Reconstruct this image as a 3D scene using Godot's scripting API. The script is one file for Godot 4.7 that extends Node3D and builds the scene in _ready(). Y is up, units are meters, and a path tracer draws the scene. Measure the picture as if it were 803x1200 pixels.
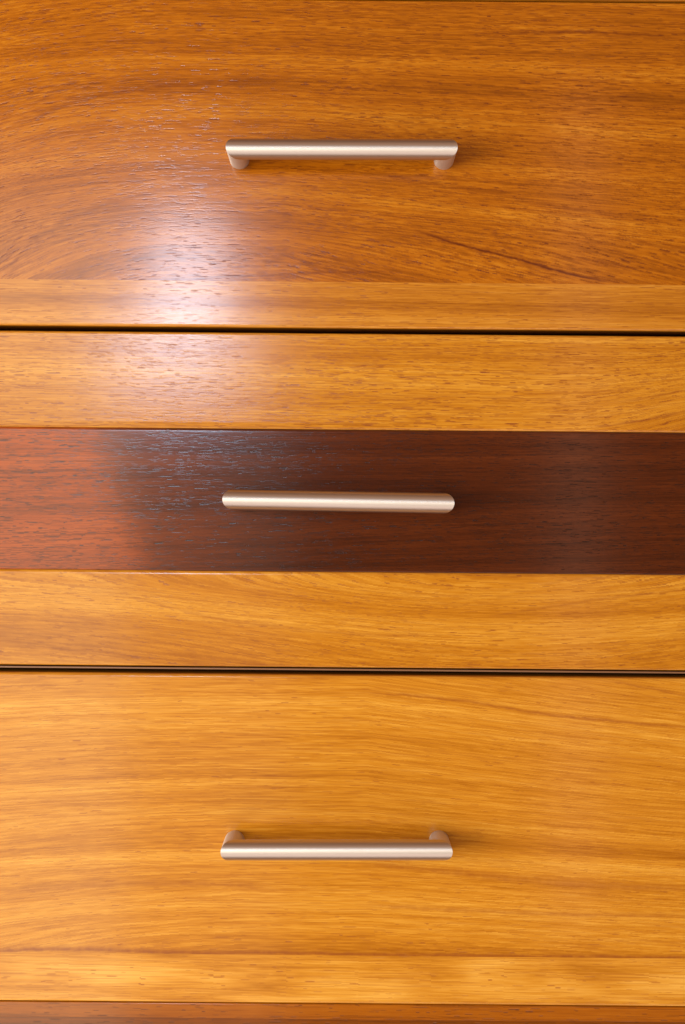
extends Node3D
# Close-up of three drawer fronts of a varnished hardwood cabinet with brushed steel bar handles.

const PPM := 1865.7          # photograph pixels per metre on the plane of the drawer fronts
const EYE := 0.86            # camera distance from that plane
const WIDE := 0.56           # width of the drawer fronts
const TW := 2048             # texels across a board
const K := 1.9602            # texels per photograph pixel
var rng := RandomNumberGenerator.new()

func _ready() -> void:
	# ---- camera, surroundings, lamps, exposure
	var cam := Camera3D.new()
	cam.name = "camera"
	cam.fov = rad_to_deg(2.0 * atan(600.0 / PPM / EYE))
	cam.near = 0.05
	cam.far = 30.0
	cam.position = Vector3(0, 0, EYE)
	cam.rotation = Vector3(0, 0, 0.0088)
	add_child(cam)
	cam.current = true
	var env := Environment.new()
	env.background_mode = Environment.BG_COLOR
	env.background_color = Color(0.50, 0.375, 0.30)
	env.tonemap_mode = Environment.TONE_MAPPER_LINEAR
	env.tonemap_exposure = 1.06
	env.sdfgi_enabled = true
	env.ssao_enabled = true
	env.ssil_enabled = true
	var we := WorldEnvironment.new()
	we.name = "surroundings"
	we.environment = env
	add_child(we)
	area("key_window", Vector3(-1.75, -0.2, 1.45), Vector3(0, -0.15, 0), Vector2(1.6, 1.1), Color(1.0, 0.96, 0.90), 7.0)
	area("right_fill", Vector3(1.9, -0.1, 1.7), Vector3(0, -0.1, 0), Vector2(1.6, 0.8), Color(1.0, 0.9, 0.8), 0.45)
	area("floor_bounce", Vector3(0, -1.6, 1.2), Vector3(0, -0.1, 0), Vector2(3.2, 1.5), Color(1.0, 0.925, 0.88), 2.0)
	area("ceiling_bounce", Vector3(0, 1.6, 1.3), Vector3.ZERO, Vector2(3.2, 1.4), Color(1.0, 0.74, 0.55), 0.5)
	area("far_window", Vector3(-0.344, 0.488, 2.1), Vector3.ZERO, Vector2(0.155, 0.27), Color(0.84, 0.91, 1.0), 0.265)
	area("far_window_low", Vector3(-0.365, 0.30, 2.1), Vector3.ZERO, Vector2(0.36, 0.26), Color(0.66, 0.84, 1.0), 0.14)
	area("far_window_low_pane", Vector3(-0.375, 0.31, 2.12), Vector3.ZERO, Vector2(0.20, 0.2), Color(0.66, 0.84, 1.0), 0.11)
	area("far_wall", Vector3(-0.60, 0.50, 2.15), Vector3.ZERO, Vector2(0.6, 0.6), Color(1.0, 0.94, 0.92), 0.13)
	area("left_wall", Vector3(-0.81, -0.33, 2.2), Vector3(-0.81, -0.33, 0), Vector2(0.64, 2.0), Color(0.95, 1.0, 0.90), 0.66)
	area("left_wall_far_part", Vector3(-0.63, -0.28, 2.25), Vector3(-0.63, -0.28, 0), Vector2(1.0, 2.2), Color(1.0, 0.96, 0.88), 0.4)
	area("door_gap", Vector3(0.5, 0.0, 2.1), Vector3.ZERO, Vector2(0.09, 1.8), Color(1.0, 0.86, 0.75), 0.05)

	# ---- the wood
	var gold := [Color8(148, 86, 10), Color8(184, 120, 27), Color8(209, 153, 58)]
	var honey := [Color8(138, 78, 12), Color8(174, 110, 26), Color8(200, 141, 54)]
	var amber := [Color8(122, 64, 4), Color8(163, 93, 9), Color8(186, 119, 26)]
	var orange := [Color8(144, 82, 8), Color8(178, 114, 22), Color8(204, 147, 52)]
	var sienna := [Color8(44, 16, 2), Color8(72, 29, 5), Color8(94, 43, 12)]
	var russet := [Color8(98, 42, 8), Color8(148, 66, 16), Color8(172, 84, 26)]

	# ---- cabinet round the drawers
	var cab := Node3D.new()
	cab.name = "cabinet"
	add_child(cab)
	cab.set_meta("label", "wooden cabinet carcass holding the three drawers, with dark gaps and a brown bottom rail")
	cab.set_meta("category", "cabinet")
	var plain_wood := wood({"seed": 91, "y0": 1170.0, "y1": 1240.0, "pal": honey, "por": Color8(80, 38, 14), "density": 0.4})
	var dark_wood := StandardMaterial3D.new()
	dark_wood.albedo_color = Color8(52, 32, 18)
	dark_wood.roughness = 0.7
	board("top_rail", cab, Y(-1.5), Y(-30), 0.002, 0.02, [0.0002, 0.0002], [0.001, 0.001], plain_wood)
	var edge_wood := StandardMaterial3D.new()
	edge_wood.albedo_color = Color8(120, 84, 56)
	edge_wood.roughness = 0.4
	board("divider_rail", cab, Y(786.6), Y(784.4), -0.003, 0.03, [0.0004, 0.0004], [0.0004, 0.0004], edge_wood)
	var rail_wood := wood({"seed": 97, "y0": 1176.0, "y1": 1200.0, "pal": [Color8(106, 54, 2), Color8(142, 76, 3), Color8(158, 90, 10)], "por": Color8(80, 38, 14), "density": 0.4})
	var base_wood := wood({"seed": 101, "y0": 1198.0, "y1": 1230.0, "pal": [Color8(88, 43, 1), Color8(116, 58, 1), Color8(128, 66, 4)], "por": Color8(60, 30, 10), "density": 0.4})
	board("bottom_rail", cab, Y(1195.6), Y(1177.4), -0.0015, 0.05, [0.0002, 0.0002], [0.0012, 0.0012], rail_wood)
	board("base_board", cab, Y(1260), Y(1195.6), -0.0023, 0.05, [0.001, 0.001], [0.0, 0.0], base_wood)
	panel("back_panel", cab, Vector3(0, 0, -0.32), Vector3(0.62, 0.72, 0.012), dark_wood)
	for s in [-1, 1]:
		panel("side_panel", cab, Vector3(s * 0.296, 0, -0.158), Vector3(0.02, 0.72, 0.312), dark_wood)
	panel("top_panel", cab, Vector3(0, 0.352, -0.158), Vector3(0.57, 0.016, 0.312), dark_wood)
	panel("bottom_panel", cab, Vector3(0, -0.352, -0.158), Vector3(0.57, 0.016, 0.312), dark_wood)

	# ---- drawers
	var t := drawer("amber brown top drawer with a paler strip along its lower edge and a bar handle")
	board("board", t, Y(330.5), Y(-0.3), 0.0, 0.02, [0, 0], [0.0012, 0.0012], wood({"seed": 11, "y0": -0.3, "y1": 330.5, "pal": amber, "por": Color8(92, 39, 8), "density": 1.0, "contrast": 1.5, "fleck": 74, "f": "top", "lines": [
		[[[470, 268], [540, 288], [600, 303], [660, 320], [725, 332]], 1.5, 1.0], [[[660, 300], [730, 312], [803, 322]], 1.3, 0.4], [[[150, 330], [320, 322], [470, 318]], 1.5, 0.4],
		[[[0, 305], [60, 268], [120, 240], [200, 222], [300, 214]], 3.0, 0.25], [[[0, 150], [90, 118], [200, 100], [330, 96]], 3.0, 0.3], [[[560, 40], [680, 38], [803, 44]], 1.6, 0.5], [[[430, 205], [560, 225], [700, 250], [803, 262]], 3.0, 0.25]]}))
	board("board", t, Y(384.6), Y(330.5), 0.0, 0.02, [0.0018, 0.0018], [0, 0], wood({"seed": 23, "y0": 330.5, "y1": 384.6, "pal": honey, "por": Color8(120, 62, 22), "density": 0.6}), "paler strip along the lower edge of the drawer front")
	handle(t, 400.5, 175.0, -0.0060)

	var m := drawer("middle drawer with a dark red-brown band between two golden boards")
	board("board", m, Y(503.4), Y(390.8), 0.0, 0.02, [0.0042, 0.0012], [0.0017, 0.0017], wood({"seed": 37, "y0": 390.8, "y1": 503.4, "pal": orange, "por": Color8(116, 56, 20), "density": 1.3, "f": "upper", "lines": [[[[690, 501], [750, 493], [830, 478]], 1.5, 0.5], [[[710, 472], [760, 466], [830, 452]], 1.5, 0.35]]}))
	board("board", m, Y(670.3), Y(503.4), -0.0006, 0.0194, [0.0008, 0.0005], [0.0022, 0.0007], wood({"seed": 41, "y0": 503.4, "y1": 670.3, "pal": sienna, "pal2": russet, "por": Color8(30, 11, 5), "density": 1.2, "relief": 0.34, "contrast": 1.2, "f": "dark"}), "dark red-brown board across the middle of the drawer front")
	board("board", m, Y(782.4), Y(670.3), 0.0, 0.02, [0.001, 0.001], [0.0026, 0.0012], wood({"seed": 53, "y0": 670.3, "y1": 782.4, "pal": orange, "por": Color8(130, 70, 22), "density": 0.6, "f": "lower", "lines": [[[[560, 724], [640, 712], [720, 700], [830, 690]], 1.6, 0.3], [[[120, 694], [250, 724], [400, 742], [520, 746]], 1.8, 0.3]]}))
	m.rotation.x = 0.008
	handle(m, 396.7, 587.0, 0.009)

	var b := drawer("honey gold bottom drawer with a bar handle above the brown bottom rail")
	board("board", b, Y(1119.8), Y(790.6), 0.0, 0.02, [0, 0], [0.0024, 0.0024], wood({"seed": 68, "y0": 790.6, "y1": 1119.8, "pal": gold, "por": Color8(140, 78, 24), "density": 0.25, "contrast": 1.75, "f": "bottom", "lines": [[[[420, 811], [540, 821], [640, 837], [720, 845], [830, 854]], 1.6, 0.6], [[[690, 796], [750, 804], [830, 820]], 1.4, 0.5],
		[[[-60, 1117], [60, 1113], [160, 1115], [300, 1119]], 2.5, 0.95], [[[250, 1116], [430, 1119], [600, 1121], [840, 1123]], 2.0, 0.9], [[[420, 1012], [560, 1026], [690, 1038], [830, 1042]], 4.0, 0.4], [[[0, 1046], [120, 1038], [240, 1036], [330, 1040]], 3.5, 0.35], [[[420, 1062], [560, 1068], [700, 1073], [830, 1074]], 2.4, 0.4]]}))
	board("board", b, Y(1176.5), Y(1119.8), 0.0, 0.02, [0.0016, 0.0016], [0, 0], wood({"seed": 79, "y0": 1119.8, "y1": 1176.5, "pal": [Color8(160, 98, 16), Color8(190, 128, 36), Color8(212, 158, 68)], "por": Color8(140, 78, 24), "density": 0.25, "ripple": 11}), "pale rippled strip along the lower edge of the drawer front")
	handle(b, 394.6, 996.0, -0.009)


func X(px: float) -> float:
	return (px - 401.5) / PPM

func Y(py: float) -> float:
	return (600.0 - py) / PPM


func area(called: String, at: Vector3, towards: Vector3, size: Vector2, tint: Color, energy: float) -> void:
	var l := AreaLight3D.new()
	l.name = called
	add_child(l)
	l.look_at_from_position(at, towards)
	l.area_size = size
	l.area_normalize_energy = true
	l.light_color = tint
	l.light_energy = energy
	l.area_range = 8.0
	l.area_attenuation = 2.0
	l.shadow_enabled = true


func drawer(label: String) -> Node3D:
	var o := Node3D.new()
	o.name = "drawer" if not has_node("drawer") else "drawer_%03d" % find_children("drawer*", "Node3D", false, false).size()
	add_child(o)
	o.set_meta("label", label)
	o.set_meta("category", "drawer")
	o.set_meta("group", "drawers of the cabinet")
	return o


func numbered(parent: Node, called: String) -> String:
	if not parent.has_node(called):
		return called
	var n := 1
	while parent.has_node("%s_%03d" % [called, n]):
		n += 1
	return "%s_%03d" % [called, n]


func put(called: String, parent: Node, mesh: Mesh, mat: Material) -> MeshInstance3D:
	var o := MeshInstance3D.new()
	o.name = numbered(parent, called)
	o.mesh = mesh
	o.material_override = mat
	parent.add_child(o, true)
	return o


func panel(called: String, parent: Node, at: Vector3, size: Vector3, mat: Material) -> void:
	var bm := BoxMesh.new()
	bm.size = size
	put(called, parent, bm, mat).position = at


# How far down a board's texture a point of its section lies; it runs on over the top and bottom edges.
func down(p: Vector2, yb: float, yt: float, front: float) -> float:
	var round_edge := (front - p.y) * (1.0 if p.x < (yb + yt) / 2.0 else -1.0)
	return (yt - p.x + round_edge) / (yt - yb)


# A board across the cabinet: its section (bottom and top edges eased by elliptical rounds) drawn out along x.
func board(called: String, parent: Node, yb: float, yt: float, front: float, thick: float, low: Array, high: Array, mat: Material, label := "") -> void:
	var prof: Array[Vector2] = []   # (y, z)
	var nrm: Array[Vector2] = []
	var steps := 7
	var back := front - thick
	prof.append(Vector2(yb, back)); nrm.append(Vector2(-1, 0))
	if low[0] > 0.0:
		for i in steps + 1:
			var a := PI / 2.0 * i / steps
			prof.append(Vector2(yb + low[0] * (1.0 - cos(a)), front - low[1] * (1.0 - sin(a))))
			nrm.append(Vector2(-cos(a) / low[0], sin(a) / low[1]).normalized())
	else:
		prof.append(Vector2(yb, front)); nrm.append(Vector2(-1, 0))
		prof.append(Vector2(yb, front)); nrm.append(Vector2(0, 1))
	if high[0] > 0.0:
		for i in steps + 1:
			var a := PI / 2.0 * i / steps
			prof.append(Vector2(yt - high[0] * (1.0 - sin(a)), front - high[1] * (1.0 - cos(a))))
			nrm.append(Vector2(sin(a) / high[0], cos(a) / high[1]).normalized())
	else:
		prof.append(Vector2(yt, front)); nrm.append(Vector2(0, 1))
		prof.append(Vector2(yt, front)); nrm.append(Vector2(1, 0))
	prof.append(Vector2(yt, back)); nrm.append(Vector2(1, 0))
	var st := SurfaceTool.new()
	st.begin(Mesh.PRIMITIVE_TRIANGLES)
	var h := WIDE / 2.0
	for i in prof.size() - 1:
		var p := prof[i]
		var q := prof[i + 1]
		if p.is_equal_approx(q):
			continue
		var vs := [[-h, p, nrm[i]], [-h, q, nrm[i + 1]], [h, q, nrm[i + 1]], [-h, p, nrm[i]], [h, q, nrm[i + 1]], [h, p, nrm[i]]]
		for v in vs:
			st.set_normal(Vector3(0, v[2].x, v[2].y))
			st.set_uv(Vector2(v[0] / WIDE + 0.5, down(v[1], yb, yt, front)))
			st.add_vertex(Vector3(v[0], v[1].x, v[1].y))
	for s in [-1, 1]:
		for i in range(1, prof.size() - 1):
			var tri := [prof[0], prof[i], prof[i + 1]]
			if s > 0:
				tri = [prof[0], prof[i + 1], prof[i]]
			for v in tri:
				st.set_normal(Vector3(s, 0, 0))
				st.set_uv(Vector2(v.y / WIDE + 0.5, down(v, yb, yt, front)))
				st.add_vertex(Vector3(s * h, v.x, v.y))
	st.index()
	st.generate_tangents()
	var o := put(called, parent, st.commit(), mat)
	if label:
		o.set_meta("label", label)


# Bar handle: a round bar mitred into two round posts.
var steel: StandardMaterial3D
var grip_mesh: ArrayMesh
var post_meshes := []

func handle(parent: Node, cx: float, cy: float, turn: float) -> void:
	var r := 0.0062
	var half := 0.0641
	var out_z := 0.0245
	if steel == null:
		steel = brushed()
		grip_mesh = grip(r, half)
		post_meshes = [post(r, out_z, -1.0), post(r, out_z, 1.0)]
	var near := (EYE - out_z) / EYE
	var c := Vector2(X(cx), Y(cy)) * near
	# undo the roll of the camera so that the handle lands where it is mounted
	c = c.rotated(0.0088)
	var g := put("handle", parent, grip_mesh, steel)
	g.position = Vector3(c.x, c.y, out_z)
	g.rotation.z = -turn
	for k in 2:
		var p := put("post", g, post_meshes[k], steel)
		p.position = Vector3((k * 2 - 1) * half, 0, -out_z)


func brushed() -> StandardMaterial3D:
	var m := StandardMaterial3D.new()
	m.metallic = 1.0
	m.albedo_color = Color(0.79, 0.755, 0.73)
	m.roughness = 0.48
	m.anisotropy_enabled = true
	m.anisotropy = 0.65
	var im := Image.create(256, 256, false, Image.FORMAT_L8)
	var n := FastNoiseLite.new()
	n.seed = 5
	n.frequency = 0.35
	n.fractal_octaves = 2
	im = n.get_image(8, 256)
	im.resize(256, 256, Image.INTERPOLATE_CUBIC)
	im.bump_map_to_normal_map(1.2)
	m.normal_enabled = true
	m.normal_texture = ImageTexture.create_from_image(im)
	m.normal_scale = 0.04
	return m


func grip(r: float, half: float) -> ArrayMesh:
	var st := SurfaceTool.new()
	st.begin(Mesh.PRIMITIVE_TRIANGLES)
	var n := 72
	var ring := func(a: float, s: float, ease_by: float) -> Vector3:
		return Vector3(s * (half + r * sin(a) - ease_by), r * cos(a), r * sin(a))
	for i in n:
		var a := TAU * i / n
		var b := TAU * (i + 1) / n
		var qs := [[ring.call(a, -1.0, 0.0), a, 0.0], [ring.call(b, -1.0, 0.0), b, 0.0], [ring.call(b, 1.0, 0.0), b, 1.0], [ring.call(a, 1.0, 0.0), a, 1.0]]
		for k in [0, 2, 1, 0, 3, 2]:
			var v = qs[k]
			st.set_normal(Vector3(0, cos(v[1]), sin(v[1])))
			st.set_uv(Vector2(v[2], v[1] / TAU))
			st.add_vertex(v[0])
	st.index()
	st.generate_tangents()
	return st.commit()


func post(r: float, out_z: float, s: float) -> ArrayMesh:
	var st := SurfaceTool.new()
	st.begin(Mesh.PRIMITIVE_TRIANGLES)
	var n := 60
	for i in n:
		var a := TAU * i / n
		var b := TAU * (i + 1) / n
		var pt := func(t: float, top: bool) -> Vector3:
			return Vector3(r * cos(t), r * sin(t), out_z + s * r * cos(t) if top else 0.0)
		var qs := [[pt.call(a, false), a, 0.0], [pt.call(b, false), b, 0.0], [pt.call(b, true), b, 1.0], [pt.call(a, true), a, 1.0]]
		for k in [0, 2, 1, 0, 3, 2]:
			var v = qs[k]
			st.set_normal(Vector3(cos(v[1]), sin(v[1]), 0))
			st.set_uv(Vector2(v[2], v[1] / TAU))
			st.add_vertex(v[0])
	st.index()
	st.generate_tangents()
	return st.commit()


# ---- wood ------------------------------------------------------------------------------------------------

func streaks(seed_: int, w: int, h: int, stretch: int, freq: float, octaves: int) -> PackedByteArray:
	var n := FastNoiseLite.new()
	n.seed = seed_
	n.noise_type = FastNoiseLite.TYPE_SIMPLEX_SMOOTH
	n.frequency = freq
	n.fractal_octaves = octaves
	n.fractal_gain = 0.55
	var im := n.get_image(w / stretch, h)
	im.resize(w, h, Image.INTERPOLATE_CUBIC)
	im.convert(Image.FORMAT_L8)
	return im.get_data()


# How far (photograph pixels) the grain lines of a board have dropped at x, for the top and for the bottom of the board.
func run_of_grain(kind: String, x: float) -> Vector2:
	match kind:
		"top":
			var l := maxf(0.0, 215.0 - x)
			var r := maxf(0.0, x - 330.0)
			return Vector2(0.00035 * l * l + 0.02 * r, 0.00095 * l * l + 0.155 * r - 0.00004 * r * r)
		"upper":
			var r := maxf(0.0, x - 640.0)
			return Vector2(0.01 * x, 0.01 * x - 0.0011 * r * r)
		"dark":
			return Vector2(-0.01 * x, -0.045 * x)
		"lower":
			var l := x - 330.0
			return Vector2(34.0 * tanh(l / 260.0) - 0.00016 * maxf(0.0, x - 420.0) ** 2, 26.0 * tanh(l / 300.0) - 0.00012 * maxf(0.0, x - 420.0) ** 2)
		"bottom":
			var l := maxf(0.0, 330.0 - x)
			var r := maxf(0.0, x - 430.0)
			return Vector2(0.00006 * l * l + 0.13 * r, 0.0002 * l * l + 0.03 * r)
	return Vector2(0.006 * x, 0.006 * x)


func tones(pal: Array) -> PackedByteArray:
	var lut := PackedByteArray()
	lut.resize(256 * 3)
	for i in 256:
		var q := i / 255.0
		var c: Color = pal[0].lerp(pal[1], q * 2.0) if q < 0.5 else pal[1].lerp(pal[2], q * 2.0 - 1.0)
		lut[i * 3] = int(c.r * 255.0)
		lut[i * 3 + 1] = int(c.g * 255.0)
		lut[i * 3 + 2] = int(c.b * 255.0)
	return lut


# A dark growth line: points in photograph pixels, half width, strength.
func growth_line(im: Image, y0: float, tint: Color, pts: Array, half: float, strength: float) -> void:
	var w := im.get_width()
	var curve := Curve2D.new()
	for p in pts:
		curve.add_point(Vector2((p[0] - 401.5 + WIDE * PPM / 2.0) * K, (p[1] - 0.0088 * (p[0] - 401.5) - y0) * K))
	var length := curve.get_baked_length()
	var a: Vector2 = curve.get_point_position(0)
	var b: Vector2 = curve.get_point_position(curve.point_count - 1)
	var seg := 0
	var jitter := FastNoiseLite.new()
	jitter.seed = int(length)
	jitter.frequency = 0.02
	for x in range(maxi(0, int(a.x)), mini(w, int(b.x))):
		while seg < curve.point_count - 2 and x > curve.get_point_position(seg + 1).x:
			seg += 1
		var p := curve.get_point_position(seg)
		var q := curve.get_point_position(seg + 1)
		var pre := curve.get_point_position(maxi(0, seg - 1))
		var nxt := curve.get_point_position(mini(curve.point_count - 1, seg + 2))
		var y := p.cubic_interpolate(q, pre, nxt, (x - p.x) / (q.x - p.x)).y + jitter.get_noise_1d(x) * 2.5
		var ends := clampf(minf(x - a.x, b.x - x) / 90.0, 0.0, 1.0)
		var k := strength * ends * (0.9 + 0.5 * jitter.get_noise_1d(x * 1.7 + 999.0))
		for j in range(maxi(0, int(y - 3.0 * half * K)), mini(im.get_height(), int(y + 2.0 * half * K))):
			var t := (j - y) / (half * K)
			var f := k * (exp(-t * t * 2.0) if t > 0.0 else exp(-t * t * 0.6))
			im.set_pixel(x, j, im.get_pixel(x, j).lerp(tint, clampf(f, 0.0, 1.0)))


func wood(d: Dictionary) -> StandardMaterial3D:
	var kind: String = d.get("f", "straight")
	var y0: float = d.y0
	var h := int(ceil((float(d.y1) - y0) * K))
	var margin := 330 if kind in ["top", "bottom"] else 130
	var hs := h + 2 * margin
	var w := TW
	var sd: int = d.seed
	rng.seed = sd
	var bands := streaks(sd, w, hs, 128, 0.010, 3)
	var mid := streaks(sd + 1, w, hs, 110, 0.10, 3)
	var fibre := streaks(sd + 2, w, hs, 36, 0.3, 2)
	var dash := streaks(sd + 4, w, hs, 10, 0.2, 2)
	var wander := streaks(sd + 5, w, h, 128, 0.0035, 2)
	var patch := streaks(sd + 3, w, hs, 5, 0.012, 2)
	# pores: short dashes cut along the grain
	var pores := PackedByteArray()
	pores.resize(w * hs)
	var count := int(w * hs / 62.0 * float(d.density))
	var hair := PackedByteArray()
	hair.resize(w * hs)
	for i in count:
		var px := rng.randi_range(0, w - 60)
		var py := rng.randi_range(2, hs - 4)
		if 0.3 + patch[py * w + px] / 370.0 < rng.randf():
			continue
		var ln := int(10.0 + 40.0 * rng.randf() * rng.randf())
		var deep := 50.0 + 190.0 * rng.randf() * rng.randf()
		var y := float(py)
		var lean := rng.randf_range(-0.03, 0.03)
		for k in ln:
			var f := sin(PI * (k + 0.5) / ln)
			var v := int(deep * minf(1.0, 1.6 * f))
			var row := int(y) * w + px + k
			if pores[row] < v:
				pores[row] = v
			if deep > 200.0 and pores[row + w] < v / 2:
				pores[row + w] = v / 2
			y = clampf(y + lean, 2.0, hs - 4.0)
	# hairlines: long, fine and faint
	for i in int(w * hs / 700.0):
		var ln := rng.randi_range(50, 320)
		var px := rng.randi_range(0, w - ln - 1)
		var y := rng.randf_range(3.0, hs - 4.0)
		var deep := rng.randf_range(20.0, 90.0)
		var lean := rng.randf_range(-0.012, 0.012)
		for k in ln:
			var v := int(deep * minf(1.0, 3.0 * sin(PI * (k + 0.5) / ln)))
			var row := int(y) * w + px + k
			if hair[row] < v:
				hair[row] = v
			y = clampf(y + lean, 2.0, hs - 4.0)
	# colours by tone
	var pal: Array = d.pal
	var lut := tones(pal)
	var figured := d.has("pal2")
	var lut2 := tones(d.get("pal2", pal))
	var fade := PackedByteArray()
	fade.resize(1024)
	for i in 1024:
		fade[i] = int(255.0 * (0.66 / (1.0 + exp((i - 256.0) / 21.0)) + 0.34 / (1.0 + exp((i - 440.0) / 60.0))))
	var pc: Color = d.por
	var pr := int(pc.r * 255.0)
	var pg := int(pc.g * 255.0)
	var pb := int(pc.b * 255.0)
	var top_run := PackedFloat32Array()
	var low_run := PackedFloat32Array()
	top_run.resize(w)
	low_run.resize(w)
	for i in w:
		var g := run_of_grain(kind, 401.5 + ((i + 0.5) / w - 0.5) * WIDE * PPM) * K
		top_run[i] = g.x
		low_run[i] = g.y - g.x
	var rgb := PackedByteArray()
	rgb.resize(w * h * 3)
	var relief := PackedByteArray()
	relief.resize(w * h)
	var ripple: int = d.get("ripple", 2)
	var fleck: int = d.get("fleck", 30)
	var cmul := int(16.0 * float(d.get("contrast", 1.5)))
	var matt := PackedByteArray()
	matt.resize(w * h)
	var at := 0
	for j in h:
		var fy := float(j) / h
		if kind == "top":
			fy *= fy
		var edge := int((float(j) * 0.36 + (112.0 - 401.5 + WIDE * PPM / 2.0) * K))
		for i in w:
			var sy := clampi(margin + j - int(top_run[i] + low_run[i] * fy) + wander[j * w + i] / 9, 0, hs - 1) * w + i
			var p := pores[sy]
			var pm := patch[sy]
			var tone := bands[sy] * 100 + mid[sy] * 52 + fibre[sy] * 84 + dash[sy] * pm * fleck / 128
			tone = clampi((tone / 256 - 115 - fleck / 2) * cmul / 16 + 132 + (128 - pm) * ripple / 10, 0, 255) * 3
			var p2 := maxi(p, hair[sy])
			var q := 255 - p2
			var cr := lut[tone]
			var cg := lut[tone + 1]
			var cb := lut[tone + 2]
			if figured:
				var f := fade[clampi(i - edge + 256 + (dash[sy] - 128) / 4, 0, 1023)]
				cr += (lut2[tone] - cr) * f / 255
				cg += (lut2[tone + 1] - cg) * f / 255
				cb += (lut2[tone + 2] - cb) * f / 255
			rgb[at * 3] = (cr * q + pr * p2) / 255
			rgb[at * 3 + 1] = (cg * q + pg * p2) / 255
			rgb[at * 3 + 2] = (cb * q + pb * p2) / 255
			relief[at] = 230 - p * 2 / 5 - fibre[sy] / 14
			matt[at] = 34 + p / 8
			at += 1
	var im := Image.create_from_data(w, h, false, Image.FORMAT_RGB8, rgb)
	for g in d.get("lines", []):
		growth_line(im, y0, pc, g[0], g[1], g[2])
	var bump := Image.create_from_data(w, h, false, Image.FORMAT_L8, relief)
	bump.bump_map_to_normal_map(1.0)
	var m := StandardMaterial3D.new()
	m.albedo_texture = ImageTexture.create_from_image(im)
	m.normal_enabled = true
	m.normal_texture = ImageTexture.create_from_image(bump)
	m.normal_scale = d.get("relief", 0.3)
	m.roughness = 1.0
	m.roughness_texture = ImageTexture.create_from_image(Image.create_from_data(w, h, false, Image.FORMAT_L8, matt))
	m.metallic_specular = 0.5
	return m
